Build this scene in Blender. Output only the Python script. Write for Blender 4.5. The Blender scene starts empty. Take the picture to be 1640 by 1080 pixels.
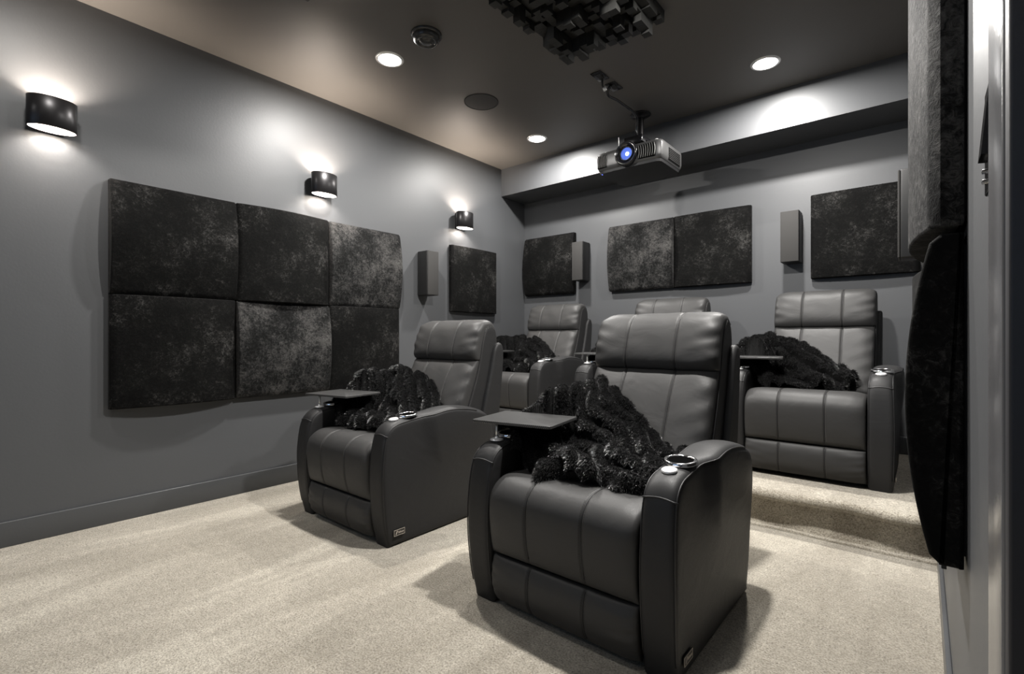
import bpy, math, random
import numpy as np
from mathutils import Vector, Matrix

SC = bpy.context.scene
COL = SC.collection

# ------------------------------------------------------------------ camera
F_PX = 790.0
YAW = math.atan2(657.0, 790.0)
cam_d = bpy.data.cameras.new('camera')
cam = bpy.data.objects.new('camera', cam_d)
COL.objects.link(cam)
cam.location = (0, 0, 1.0)
cam.rotation_euler = (math.pi/2, 0, YAW)
cam_d.sensor_fit = 'HORIZONTAL'
cam_d.sensor_width = 36.0
cam_d.lens = 36.0*F_PX/1640.0
cam_d.shift_y = 1.0/1640.0
cam_d.clip_start = 0.01
cam_d.clip_end = 60
SC.camera = cam

# ------------------------------------------------------------------ colour management, world
SC.view_settings.view_transform = 'Standard'
SC.view_settings.look = 'None'
SC.view_settings.gamma = 1.0
SC.view_settings.exposure = 0.66
SC.view_settings.use_curve_mapping = False
SC.cycles.use_denoising = True
SC.cycles.max_bounces = 10
SC.cycles.diffuse_bounces = 6
SC.cycles.sample_clamp_indirect = 4.0
W = bpy.data.worlds.new('world'); SC.world = W
W.use_nodes = True
W.node_tree.nodes['Background'].inputs[0].default_value = (0.02, 0.022, 0.026, 1)
W.node_tree.nodes['Background'].inputs[1].default_value = 1.0

# ------------------------------------------------------------------ lights of the room
DOWN_W = [38.0, 31.0, 40.0, 60.0, 8.0, 2.0, 4.0, 2.0]
SCONCE_UP, SCONCE_DOWN = 8.0, 3.0
XL, XR, YB, ZC = -3.37, 0.063, 4.267, 2.75      # left wall, right wall, back wall, ceiling
YF = -2.7                                        # front wall behind the camera
STEP_Y, STEP_Z = 2.87, 0.21
DOWN = [(-2.573, 1.892), (-2.602, 3.472), (-0.768, 3.448), (-0.77, 1.87), (-2.58, 0.3), (-0.77, 0.3), (-2.58, -1.3), (-0.77, -1.3)]
SCONCE_Y = [0.42, 1.857, 3.268]

def light(name, kind, loc, energy, color=(1, 1, 1), parent=None, **kw):
    l = bpy.data.lights.new(name, kind); l.energy = energy; l.color = color
    for k, v in kw.items(): setattr(l, k, v)
    o = bpy.data.objects.new(name, l); COL.objects.link(o); o.location = loc
    if parent: o.parent = parent
    return o

# ------------------------------------------------------------------ materials
def mat(name, base, rough=0.5, metal=0.0, spec=0.5, **kw):
    m = bpy.data.materials.new(name); m.use_nodes = True
    b = m.node_tree.nodes['Principled BSDF']
    b.inputs['Base Color'].default_value = (*base, 1)
    b.inputs['Roughness'].default_value = rough
    b.inputs['Metallic'].default_value = metal
    b.inputs['Specular IOR Level'].default_value = spec
    for k, v in kw.items():
        b.inputs[k].default_value = v
    return m

def N(m, t, **kw):
    n = m.node_tree.nodes.new(t)
    for k, v in kw.items():
        if k in n.inputs.keys() if hasattr(n.inputs, 'keys') else False:
            n.inputs[k].default_value = v
        else:
            setattr(n, k, v)
    return n

def L(m, a, b): m.node_tree.links.new(a, b)

def noise(m, scale, detail=3, rough=0.5, stretch=None, rot=None, space='Object', dist=0.0):
    tc = N(m, 'ShaderNodeTexCoord')
    n = N(m, 'ShaderNodeTexNoise')
    n.inputs['Scale'].default_value = scale
    n.inputs['Detail'].default_value = detail
    n.inputs['Roughness'].default_value = rough
    n.inputs['Distortion'].default_value = dist
    src = tc.outputs[space]
    if stretch or rot:
        mp = N(m, 'ShaderNodeMapping')
        if stretch: mp.inputs['Scale'].default_value = stretch
        if rot: mp.inputs['Rotation'].default_value = rot
        L(m, src, mp.inputs['Vector']); src = mp.outputs['Vector']
    L(m, src, n.inputs['Vector'])
    return n.outputs['Fac']

def ramp(m, fac, stops):
    r = N(m, 'ShaderNodeValToRGB')
    e = r.color_ramp.elements
    while len(e) < len(stops): e.new(0.5)
    for el, (p, c) in zip(e, stops):
        el.position = p; el.color = (*c, 1) if len(c) == 3 else c
    L(m, fac, r.inputs['Fac'])
    return r.outputs['Color']

def bump(m, fac, strength, dist, prev=None):
    b = N(m, 'ShaderNodeBump')
    b.inputs['Strength'].default_value = strength
    b.inputs['Distance'].default_value = dist
    L(m, fac, b.inputs['Height'])
    if prev: L(m, prev, b.inputs['Normal'])
    return b.outputs['Normal']

def P(m): return m.node_tree.nodes['Principled BSDF']

def mk_wall(name, base, rough):
    m = mat(name, base, rough)
    n1 = noise(m, 260, 2, space='Generated'); 
    n2 = noise(m, 90, 3)
    L(m, bump(m, n2, 0.12, 0.002), P(m).inputs['Normal'])
    return m
M_WALL = mk_wall('grey satin wall paint', (0.070, 0.0725, 0.0768), 0.45)
M_CEIL = mk_wall('dark grey ceiling paint', (0.096, 0.090, 0.083), 0.50)
M_TRIM = mk_wall('grey trim paint', (0.062, 0.064, 0.067), 0.33)
M_CASING = mk_wall('glossy casing paint', (0.12, 0.12, 0.125), 0.22)
M_JAMB = mk_wall('jamb paint darkened for shade', (0.018, 0.018, 0.022), 0.5)  # near-black colour stands in for the unlit side of the doorway

def mk_carpet(name):
    m = mat(name, (0.4, 0.37, 0.31), 0.95, spec=0.1)
    fine = noise(m, 150, 4, 0.8)
    mid = noise(m, 34, 4, 0.6)
    big = noise(m, 1.6, 3, 0.55, stretch=(1.9, 0.55, 1), rot=(0, 0, math.radians(-38)), dist=0.6)
    c1 = ramp(m, fine, [(0.32, (0.13, 0.105, 0.075)), (0.46, (0.47, 0.425, 0.345)), (0.64, (0.76, 0.71, 0.61))])
    c2 = ramp(m, mid, [(0.3, (0.74, 0.73, 0.71)), (0.7, (1.0, 1.0, 1.0))])
    c3 = ramp(m, big, [(0.36, (0.78, 0.765, 0.74)), (0.50, (0.93, 0.92, 0.91)), (0.56, (1.1, 1.1, 1.1))])
    mx = N(m, 'ShaderNodeMix', data_type='RGBA', blend_type='MULTIPLY'); mx.inputs[0].default_value = 1
    L(m, c1, mx.inputs[6]); L(m, c2, mx.inputs[7])
    my = N(m, 'ShaderNodeMix', data_type='RGBA', blend_type='MULTIPLY'); my.inputs[0].default_value = 1
    L(m, mx.outputs[2], my.inputs[6]); L(m, c3, my.inputs[7])
    L(m, my.outputs[2], P(m).inputs['Base Color'])
    nb = bump(m, mid, 0.5, 0.012)
    nb = bump(m, fine, 1.0, 0.010, nb)
    L(m, nb, P(m).inputs['Normal'])
    P(m).inputs['Sheen Weight'].default_value = 0.25
    return m
M_CARPET = mk_carpet('beige cut pile carpet')

def mk_leather(name, base, rough=0.50, spec=0.3):
    m = mat(name, base, rough, spec=spec)
    grain = noise(m, 420, 3, 0.6)
    wr = noise(m, 6, 3, 0.5, stretch=(1, 1, 1.5), dist=0.8)
    big = noise(m, 3.0, 2, 0.5)
    L(m, ramp(m, grain, [(0.35, (rough-0.04,)*3), (0.7, (rough+0.10,)*3)]), P(m).inputs['Roughness'])
    nb = bump(m, wr, 0.26, 0.012)
    nb = bump(m, grain, 0.18, 0.0012, nb)
    L(m, nb, P(m).inputs['Normal'])
    return m
M_LEATHER = mk_leather('charcoal leather', (0.033, 0.0326, 0.0323))
M_LEATHER_SHADED = mk_leather('charcoal leather, shaded copy', (0.019, 0.019, 0.0195), spec=0.28)  # same leather, darkened so the arm sides carry their shade in the colour
M_PIPING = mat('black piping', (0.012, 0.012, 0.013), 0.5)
M_STITCH = mat('grey stitching thread', (0.075, 0.072, 0.068), 0.6)
M_BLACK = mat('matt black', (0.010, 0.010, 0.011), 0.55)
M_GLOSSBLACK = mat('gloss black plastic', (0.008, 0.008, 0.009), 0.15)
M_CHROME = mat('polished steel', (0.75, 0.75, 0.76), 0.14, 1.0)
M_SILVER = mat('satin silver', (0.72, 0.72, 0.72), 0.3, 0.35)
M_POST = mat('pale metal post', (0.6, 0.6, 0.58), 0.3, 0.7)
M_DARKHOLE = mat('black cup hole fill', (0.003, 0.003, 0.003), 1.0, spec=0.0)

def mk_velvet(name, k, sh):
    m = mat(name, (0.02, 0.02, 0.02), 0.75, spec=0.05)
    a = noise(m, 5.5, 5, 0.62, dist=0.4)
    b = noise(m, 62, 5, 0.78, dist=0.9)
    mul = N(m, 'ShaderNodeMath', operation='ADD')
    sc = N(m, 'ShaderNodeMath', operation='MULTIPLY'); sc.inputs[1].default_value = 0.9
    L(m, a, sc.inputs[0]); L(m, sc.outputs[0], mul.inputs[0]); L(m, b, mul.inputs[1])
    half = N(m, 'ShaderNodeMath', operation='MULTIPLY'); half.inputs[1].default_value = 0.5
    L(m, mul.outputs[0], half.inputs[0])
    if k == 1.0: st = [(0.42, (0.0035,)*3), (0.50, (0.0065, 0.0064, 0.0062)), (0.545, (0.017, 0.0165, 0.016)), (0.62, (0.052, 0.0505, 0.048))]
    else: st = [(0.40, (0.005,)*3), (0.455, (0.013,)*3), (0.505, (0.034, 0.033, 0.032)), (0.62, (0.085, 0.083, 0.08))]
    c = ramp(m, half.outputs[0], st)
    L(m, c, P(m).inputs['Base Color'])
    P(m).inputs['Sheen Weight'].default_value = sh
    P(m).inputs['Sheen Roughness'].default_value = 0.45
    L(m, bump(m, b, 0.5 if k == 1.0 else 0.9, 0.005), P(m).inputs['Normal'])
    return m
M_VELVET = mk_velvet('crushed black velvet', 1.0, 0.018)
M_VELVET_PALE = mk_velvet('crushed black velvet, brushed nap and grazing light', 2.3, 0.06)  # paler copy: brushed nap, plus grazing light put into one panel's colour
M_FUR = mat('black faux fur', (0.018, 0.018, 0.0185), 0.32, spec=1.0)
M_FURBASE = mat('black fur backing', (0.003, 0.003, 0.003), 0.9, spec=0.1)
M_SPK = mat('black speaker cabinet', (0.006, 0.006, 0.006), 0.5)
M_SPKGRILLE = mat('black speaker cloth', (0.024, 0.023, 0.022), 0.8)
M_GRILLE = mat('dark ceiling speaker grille', (0.012, 0.012, 0.012), 0.6)
M_PROJ = mat('dark grey projector casing', (0.040, 0.040, 0.040), 0.38)
M_PROJSIDE = mat('projector underside', (0.006, 0.006, 0.0065), 0.5)  # lack of light from below put into the colour
M_SLAT = mat('grey vent slats', (0.16, 0.16, 0.155), 0.35)
M_VENT = mat('vent cavity', (0.003, 0.003, 0.003), 0.9, spec=0.05)
M_FOAM = mat('black diffuser block', (0.014, 0.014, 0.013), 0.5)
M_SCONCE = mat('black bronze metal', (0.02, 0.019, 0.02), 0.34, 0.6)
M_SCONCEIN = mat('white sconce lining', (0.85, 0.82, 0.78), 0.5)
M_SMOKE = mat('smoke alarm black plastic', (0.03, 0.03, 0.03), 0.25)

def mk_emit(name, col, s):
    m = bpy.data.materials.new(name); m.use_nodes = True
    b = P(m); b.inputs['Base Color'].default_value = (*col, 1)
    b.inputs['Emission Color'].default_value = (*col, 1); b.inputs['Emission Strength'].default_value = s
    return m
M_LED = mk_emit('lit downlight lens', (1.0, 0.97, 0.92), 14.0)
M_BULB = mk_emit('lit sconce bulb', (1.0, 0.86, 0.72), 12.0)
M_LENSGLOW = mk_emit('lit projector lens', (0.45, 0.62, 1.0), 5.0)
M_BLUEGLASS = mk_emit('blue lens glass', (0.10, 0.18, 0.70), 0.16)
P(M_BLUEGLASS).inputs['Roughness'].default_value = 0.05
M_BLUELED = mk_emit('blue status light', (0.1, 0.15, 1.0), 4.0)
M_REDLED = mk_emit('red status light', (1.0, 0.2, 0.1), 2.0)
M_ASSUMED_SCREEN = mk_emit('assumed screen fill glow', (0.45, 0.66, 1.0), 0.30)

def mk_carbon():
    m = mat('woven carbon tray', (0.1, 0.1, 0.1), 0.3, 0.3)
    tc = N(m, 'ShaderNodeTexCoord')
    ck = N(m, 'ShaderNodeTexChecker'); ck.inputs['Scale'].default_value = 170
    mp = N(m, 'ShaderNodeMapping'); mp.inputs['Rotation'].default_value = (0, 0, math.radians(45))
    L(m, tc.outputs['Object'], mp.inputs['Vector']); L(m, mp.outputs['Vector'], ck.inputs['Vector'])
    ck.inputs['Color1'].default_value = (0.02, 0.02, 0.02, 1); ck.inputs['Color2'].default_value = (0.11, 0.11, 0.11, 1)
    L(m, ck.outputs['Color'], P(m).inputs['Base Color'])
    return m
M_CARBON = mk_carbon()

# ------------------------------------------------------------------ object helpers
def tag(o, label=None, cat=None, group=None, kind=None):
    if label: o['label'] = label
    if cat: o['category'] = cat
    if group: o['group'] = group
    if kind: o['kind'] = kind
    return o

def link(name, me, parent=None, loc=None, m=None):
    o = bpy.data.objects.new(name, me); COL.objects.link(o)
    if parent: o.parent = parent
    if loc: o.location = loc
    if m is not None and not me.materials: me.materials.append(m)
    return o

def mesh(name, V, Fc, m=None, smooth=False, auto=None):
    me = bpy.data.meshes.new(name)
    me.from_pydata([tuple(v) for v in V], [], [tuple(f) for f in Fc])
    if m: me.materials.append(m)
    if smooth:
        me.polygons.foreach_set('use_smooth', [True]*len(me.polygons))
    me.update()
    if auto is not None:
        me.polygons.foreach_set('use_smooth', [True]*len(me.polygons))
        me.set_sharp_from_angle(angle=math.radians(auto))
    return me

def empty(name, loc, rz=0.0):
    o = bpy.data.objects.new(name, None); COL.objects.link(o)
    o.empty_display_size = 0.1
    o.location = loc; o.rotation_euler = (0, 0, rz)
    return o

def copy_tree(o, parent=None):
    c = o.copy(); COL.objects.link(c)
    if parent: c.parent = parent
    for ch in list(o.children): copy_tree(ch, c)
    return c

class MB:
    """collects simple shapes into one mesh"""
    def __init__(s): s.V = []; s.F = []
    def add(s, V, F):
        n = len(s.V); s.V += [tuple(v) for v in V]; s.F += [tuple(i+n for i in f) for f in F]; return s
    def box(s, a, b, bev=0.0):
        x0, y0, z0 = a; x1, y1, z1 = b
        if x0 > x1: x0, x1 = x1, x0
        if y0 > y1: y0, y1 = y1, y0
        if z0 > z1: z0, z1 = z1, z0
        if bev <= 0:
            V = [(x, y, z) for z in (z0, z1) for y in (y0, y1) for x in (x0, x1)]
            F = [(0, 2, 3, 1), (4, 5, 7, 6), (0, 1, 5, 4), (2, 6, 7, 3), (0, 4, 6, 2), (1, 3, 7, 5)]
            return s.add(V, F)
        import bmesh
        bm = bmesh.new(); bmesh.ops.create_cube(bm, size=1)
        for v in bm.verts:
            v.co = Vector(((x0+x1)/2+v.co.x*(x1-x0), (y0+y1)/2+v.co.y*(y1-y0), (z0+z1)/2+v.co.z*(z1-z0)))
        bmesh.ops.bevel(bm, geom=list(bm.edges), offset=bev, segments=3, profile=0.5, affect='EDGES')
        bm.verts.index_update()
        s.add([v.co.copy() for v in bm.verts], [[v.index for v in f.verts] for f in bm.faces]); bm.free()
        return s
    def tube(s, pts, r, seg=8, closed=False):
        pts = [Vector(p) for p in pts]; n = len(pts); V = []; F = []
        up = Vector((0, 0, 1)); prev = None
        for i, p in enumerate(pts):
            if closed: t = pts[(i+1) % n]-pts[i-1]
            else: t = pts[min(i+1, n-1)]-pts[max(i-1, 0)]
            t = t.normalized() if t.length > 1e-9 else Vector((0, 0, 1))
            if prev is None:
                a = up if abs(t.z) < 0.9 else Vector((1, 0, 0))
                u = t.cross(a).normalized()
            else:
                u = (prev - t*prev.dot(t)).normalized()
            prev = u; w = t.cross(u)
            rr = r[i] if isinstance(r, (list, tuple)) else r
            for k in range(seg):
                a = 2*math.pi*k/seg
                V.append(p+u*math.cos(a)*rr+w*math.sin(a)*rr)
        m = n if closed else n-1
        for i in range(m):
            j = (i+1) % n
            for k in range(seg):
                l = (k+1) % seg
                F.append((i*seg+k, j*seg+k, j*seg+l, i*seg+l))
        if not closed:
            F.append(tuple(range(seg))[::1]); F.append(tuple((n-1)*seg+k for k in range(seg))[::-1])
        return s.add(V, F)
    def lathe(s, prof, seg=32, c=(0, 0, 0), sx=1.0, sy=1.0, axis='Z'):
        V = []; F = []; n = len(prof)
        for k in range(seg):
            a = 2*math.pi*k/seg
            for (r, z) in prof:
                x, y = r*math.cos(a)*sx, r*math.sin(a)*sy
                if axis == 'Z': V.append((c[0]+x, c[1]+y, c[2]+z))
                elif axis == 'Y': V.append((c[0]+x, c[1]-z, c[2]+y))
                else: V.append((c[0]+z, c[1]+x, c[2]+y))
        for k in range(seg):
            l = (k+1) % seg
            for i in range(n-1):
                F.append((k*n+i, l*n+i, l*n+i+1, k*n+i+1))
        return s.add(V, F)
    def obj(s, name, m, parent=None, smooth=False, auto=None):
        return link(name, mesh(name, s.V, s.F, m, smooth, auto), parent)

def struct(name, a, b, m, parent=None):
    o = MB().box(a, b).obj(name, m, parent)
    if not parent: tag(o, kind='structure')
    return o

def catmull(pts, n):
    P_ = [np.array(p, float) for p in pts]
    P_ = [2*P_[0]-P_[1]]+P_+[2*P_[-1]-P_[-2]]
    out = []
    segs = len(P_)-3
    for i in range(n):
        t = i/(n-1)*segs; k = min(int(t), segs-1); u = t-k
        a, b, c, d = P_[k:k+4]
        out.append(0.5*((2*b)+(-a+c)*u+(2*a-5*b+4*c-d)*u*u+(-a+3*b-3*c+d)*u**3))
    # resample to equal arc length
    out = np.array(out); dl = np.r_[0, np.cumsum(np.linalg.norm(np.diff(out, axis=0), axis=1))]
    s = np.linspace(0, dl[-1], n)
    return np.stack([np.interp(s, dl, out[:, k]) for k in range(out.shape[1])], 1)

def closed_smooth(pts, n):
    P_ = np.array(pts, float); m = len(P_); out = []
    for i in range(n):
        t = i/n*m; k = int(t); u = t-k
        a, b, c, d = P_[(k-1) % m], P_[k % m], P_[(k+1) % m], P_[(k+2) % m]
        out.append(0.5*((2*b)+(-a+c)*u+(2*a-5*b+4*c-d)*u*u+(-a+3*b-3*c+d)*u**3))
    return np.array(out)

def slab(poly, x0, x1, r, nr=5, bulge=0.0, post=None, caps=(0.1, 0.35, 0.6, 0.8, 0.93)):
    """extrude a closed polygon in (y, z), counter-clockwise seen from +x, with rounded rims and slightly domed side faces"""
    poly = np.array(poly, float); n = len(poly)
    e = np.roll(poly, -1, 0)-np.roll(poly, 1, 0)
    nr_ = np.stack([e[:, 1], -e[:, 0]], 1); nr_ /= np.linalg.norm(nr_, axis=1)[:, None]
    cen = poly.mean(0)
    if ((poly-cen)*nr_).sum() < 0: nr_ = -nr_
    rings = []
    for s_ in caps:
        q = poly-nr_*r; q = cen+(q-cen)*s_
        rings.append((x0-bulge*(1-s_*s_), q))
    for k in range(nr+1):
        a = math.pi/2*k/nr
        rings.append((x0+r*(1-math.cos(math.pi/2-a)) if False else x0+r*(1-math.cos(a)), poly-nr_*r*(1-math.sin(a))))
    M_ = 6
    for k in range(1, M_): rings.append((x0+r+(x1-x0-2*r)*k/M_, poly))
    for k in range(nr, -1, -1):
        a = math.pi/2*k/nr
        rings.append((x1-r*(1-math.cos(a)), poly-nr_*r*(1-math.sin(a))))
    for s_ in caps[::-1]:
        q = poly-nr_*r; q = cen+(q-cen)*s_
        rings.append((x1+bulge*(1-s_*s_), q))
    V = []; F = []
    for x, q in rings:
        for p in q: V.append([x, p[0], p[1]])
    for i in range(len(rings)-1):
        for k in range(n):
            l = (k+1) % n
            F.append((i*n+k, (i+1)*n+k, (i+1)*n+l, i*n+l))
    F.append(tuple(range(n))); F.append(tuple((len(rings)-1)*n+k for k in range(n))[::-1])
    # orientation: make normals point out
    a, b, c = (np.array(V[F[n*(len(caps)+nr+2)][j]]) for j in range(3))
    nn = np.cross(b-a, c-a); ctr = np.array([(x0+x1)/2, cen[0], cen[1]])
    if np.dot(nn, a-ctr) < 0: F = [f[::-1] for f in F]
    if post: V = [post(*v) for v in V]
    return V, F

def fix_normals(me):
    import bmesh
    bm = bmesh.new(); bm.from_mesh(me); bmesh.ops.recalc_face_normals(bm, faces=bm.faces); bm.to_mesh(me); bm.free()

def pad(path, hw, h, thick, seams=(), rows=44, pe=0.35, groove=0.0045, taper=None, creases=0.0, seed=0, puff_end=(1, 1), skew=0.0):
    """stuffed upholstery pad: follows path (y, z) with outward normals to the left/front; returns V, F and seam polylines"""
    rnd = np.random.RandomState(seed)
    pt = catmull(path, rows)
    tg = np.gradient(pt, axis=0); tg /= np.linalg.norm(tg, axis=1)[:, None]
    nm = np.stack([-tg[:, 1], tg[:, 0]], 1)      # for a path going up, outward is -y
    xs = list(np.linspace(-1, 1, 41))
    for e in (0.985, 0.96, 0.93): xs += [e, -e]
    for s_ in seams:
        for d in (-0.05, -0.025, -0.012, -0.006, 0, 0.006, 0.012, 0.025, 0.05): xs.append(s_/hw+d)
    xs = sorted(set(round(x, 4) for x in xs))
    R_, C_ = rows, len(xs); V = []; F = []
    ph = rnd.rand(8)*6.28
    def off(s, x):
        es = 1-abs(2*s-1)**2.6
        if 2*s < 1: es = es**(pe*puff_end[0])
        else: es = es**(pe*puff_end[1])
        ex = (max(0.0, 1-abs(x)**9))**0.45
        o = h*es*(0.25+0.75*ex)*(ex**0.35 if ex > 0 else 0)
        o *= 1+skew*(0.5-s)*2
        for s_ in seams:
            d = abs(x*hw-s_)
            o -= groove*math.exp(-(d/0.0045)**2)*min(1, es*2)
            o -= groove*0.12*math.exp(-(d/0.016)**2)*min(1, es*2)
        if creases:
            for sg in (-1, 1):
                d = (1-sg*x)*hw
                o += creases*math.exp(-d/0.05)*math.sin(s*34+ph[0]+sg*2+d*30)*es*min(1, d/0.01)
                o += creases*0.6*math.exp(-d/0.10)*math.sin(s*19+ph[1]+sg-d*22)*es*min(1, d/0.02)
            o += creases*0.35*math.sin(s*9+x*5+ph[2])*math.sin(x*7+ph[3])*es
        return o
    for i in range(R_):
        s = i/(R_-1); w = hw*(taper(s) if taper else 1.0)
        for x in xs:
            o = off(s, x)
            V.append((x*w, pt[i, 0]+nm[i, 0]*o, pt[i, 1]+nm[i, 1]*o))
    B0 = len(V)
    for i in range(R_):
        s = i/(R_-1); w = hw*(taper(s) if taper else 1.0)
        for x in xs:
            V.append((x*w*0.985, pt[i, 0]-nm[i, 0]*thick, pt[i, 1]-nm[i, 1]*thick))
    for i in range(R_-1):
        for k in range(C_-1):
            a = i*C_+k
            F.append((a, a+1, a+C_+1, a+C_)); F.append((B0+a, B0+a+C_, B0+a+C_+1, B0+a+1))
    for i in range(R_-1):
        for k in (0, C_-1):
            a = i*C_+k; F.append((a, a+C_, B0+a+C_, B0+a) if k == 0 else (a, B0+a, B0+a+C_, a+C_))
    for k in range(C_-1):
        a = k; F.append((a, B0+a, B0+a+1, a+1))
        a = (R_-1)*C_+k; F.append((a, a+1, B0+a+1, B0+a))
    lines = []
    for s_ in seams:
        for dx in (-0.0075, 0.0075):
            ln = []
            for i in range(2, R_-2):
                s = i/(R_-1); w = (taper(s) if taper else 1.0); x = (s_+dx)/hw; o = off(s, x)+0.0005
                ln.append(((s_+dx)*w, pt[i, 0]+nm[i, 0]*o, pt[i, 1]+nm[i, 1]*o))
            lines.append(ln)
    cl = []
    for s_ in seams:
        ln = []
        for i in range(2, R_-2):
            s = i/(R_-1); w = (taper(s) if taper else 1.0); o = off(s, s_/hw)+0.0008
            ln.append((s_*w, pt[i, 0]+nm[i, 0]*o, pt[i, 1]+nm[i, 1]*o))
        cl.append(ln)
    pad.seams = cl
    return V, F, lines

def stitches(lines, step=0.0075, ln=0.0045, r=0.0008):
    V = []; F = []
    for l in lines:
        A = np.array(l); dl = np.r_[0, np.cumsum(np.linalg.norm(np.diff(A, axis=0), axis=1))]
        n = int(dl[-1]/step)
        for i in range(n):
            s0 = i*step; p = [np.interp(s0, dl, A[:, k]) for k in range(3)]; q = [np.interp(s0+ln, dl, A[:, k]) for k in range(3)]
            p = Vector(p); q = Vector(q); t = (q-p).normalized()
            u = t.cross(Vector((0.3, 0.7, 0.2))).normalized()*r; w = t.cross(u)
            b = len(V)
            for c in (p, q):
                for k in range(3):
                    a = 2.094*k; V.append(c+u*math.cos(a)+w*math.sin(a))
            F += [(b, b+1, b+4, b+3), (b+1, b+2, b+5, b+4), (b+2, b, b+3, b+5), (b, b+2, b+1), (b+3, b+4, b+5)]
    return V, F

# ================================================================== THE ROOM
floor = struct('floor', (XL-0.1, YF-0.1, -0.1), (0.7, YB+0.1, 0), M_CARPET)
# raised carpeted platform with rolled nosing
def platform():
    prof = [(STEP_Y-0.022, 0.001), (STEP_Y-0.020, 0.010), (STEP_Y-0.004, 0.014), (STEP_Y, 0.03), (STEP_Y+0.004, 0.08), (STEP_Y, 0.15)]
    for k in range(9):
        a = -math.pi/2-math.pi*k/8*1.0
        prof.append((2.845+0.027*math.cos(a), 0.1825+0.0275*math.sin(a)))
    prof += [(2.95, STEP_Z+0.0005), (3.6, STEP_Z), (YB, STEP_Z), (YB, 0.001)]
    xs = np.linspace(XL+0.001, XR-0.001, 60); V = []; F = []; n = len(prof)
    for i, x in enumerate(xs):
        for y, z in prof:
            w = 0.004*math.sin(x*9+z*30)+0.003*math.sin(x*23+1)
            V.append((x, y+(w if y < 2.9 else 0), z+(0.003*math.sin(x*15) if 0.1 < z and y < 2.9 else 0)))
    for i in range(len(xs)-1):
        for k in range(n):
            l = (k+1) % n; F.append((i*n+k, i*n+l, (i+1)*n+l, (i+1)*n+k))
    F.append(tuple(range(n))[::-1]); F.append(tuple((len(xs)-1)*n+k for k in range(n)))
    me = mesh('floor_platform', V, F, M_CARPET, auto=50); fix_normals(me)
    o = link('floor_platform', me); tag(o, kind='structure')
platform()
struct('wall_left', (XL-0.12, YF-0.1, 0), (XL, YB+0.1, ZC), M_WALL)
struct('wall_back', (XL, YB, 0), (XR+0.12, YB+0.12, ZC), M_WALL)
struct('wall_front', (XL, YF-0.12, 0), (XR+0.12, YF, ZC), M_WALL)
DY0, DY1 = -0.42, 0.50       # doorway in the right wall, beside the camera
o = MB().box((XR, DY1, 0), (XR+0.12, YB, ZC)).box((XR, YF, 0), (XR+0.12, DY0, ZC)).box((XR, DY0, 2.1), (XR+0.12, DY1, ZC)).obj('wall_right', M_WALL)
tag(o, kind='structure')
struct('ceiling', (XL-0.1, YF-0.1, ZC), (XR+0.12, YB+0.1, ZC+0.1), M_CEIL)
struct('trim_1', (XL, 3.878, 2.469), (XR, YB, ZC), M_WALL)                         # soffit over the back row
# baseboards
def baseboard(name, a, b):
    o = MB().box(a, b, 0.003).obj(name, M_TRIM, auto=40); tag(o, kind='structure')
baseboard('baseboard_left', (XL, YF, 0.0), (XL+0.015, STEP_Y, 0.12))
baseboard('baseboard_right', (XR-0.013, 0.605, 0.0), (XR, STEP_Y, 0.10))
baseboard('baseboard_back', (XL+0.015, YB-0.015, STEP_Z), (XR, YB, STEP_Z+0.12))
baseboard('baseboard_platform', (XL, STEP_Y+0.02, STEP_Z), (XL+0.015, YB-0.015, STEP_Z+0.12))
# doorway: casing on the room side and jamb darkened to carry its shade
o = MB().box((XR-0.018, 0.508, 0), (XR, 0.608, 2.19), 0.003).box((XR-0.018, DY0-0.1, 0), (XR, DY0-0.002, 2.19), 0.003).box((XR-0.018, DY0, 2.1), (XR, 0.508, 2.19), 0.003).obj('trim_2', M_CASING, auto=40)
tag(o, kind='structure')
o = MB().box((XR-0.0165, 0.486, 0), (XR+0.14, 0.5075, 2.1), 0.002).box((XR-0.01, DY0-0.0, 0), (XR+0.14, DY0+0.02, 2.1), 0.002).box((XR-0.01, DY0, 2.08), (XR+0.14, 0.5, 2.1)).obj('trim_3', M_JAMB, auto=40)
tag(o, kind='structure')
struct('wall_hallway', (0.9, DY0-0.3, 0), (1.0, 1.2, 2.4), M_WALL)
# assumed projection screen, unseen behind the camera, glowing as blue fill light
scr = empty('assumed_screen', (-1.65, YF, 0.8))
tag(scr, 'assumed unseen projection screen on the front wall, glowing pale blue as fill light', 'screen')
MB().box((-1.35, 0, 0), (1.35, 0.03, 1.5), 0.004).obj('assumed_screen_frame', M_BLACK, scr)
MB().box((-1.3, 0.031, 0.05), (1.3, 0.033, 1.45)).obj('assumed_screen_surface', M_ASSUMED_SCREEN, scr)

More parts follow.
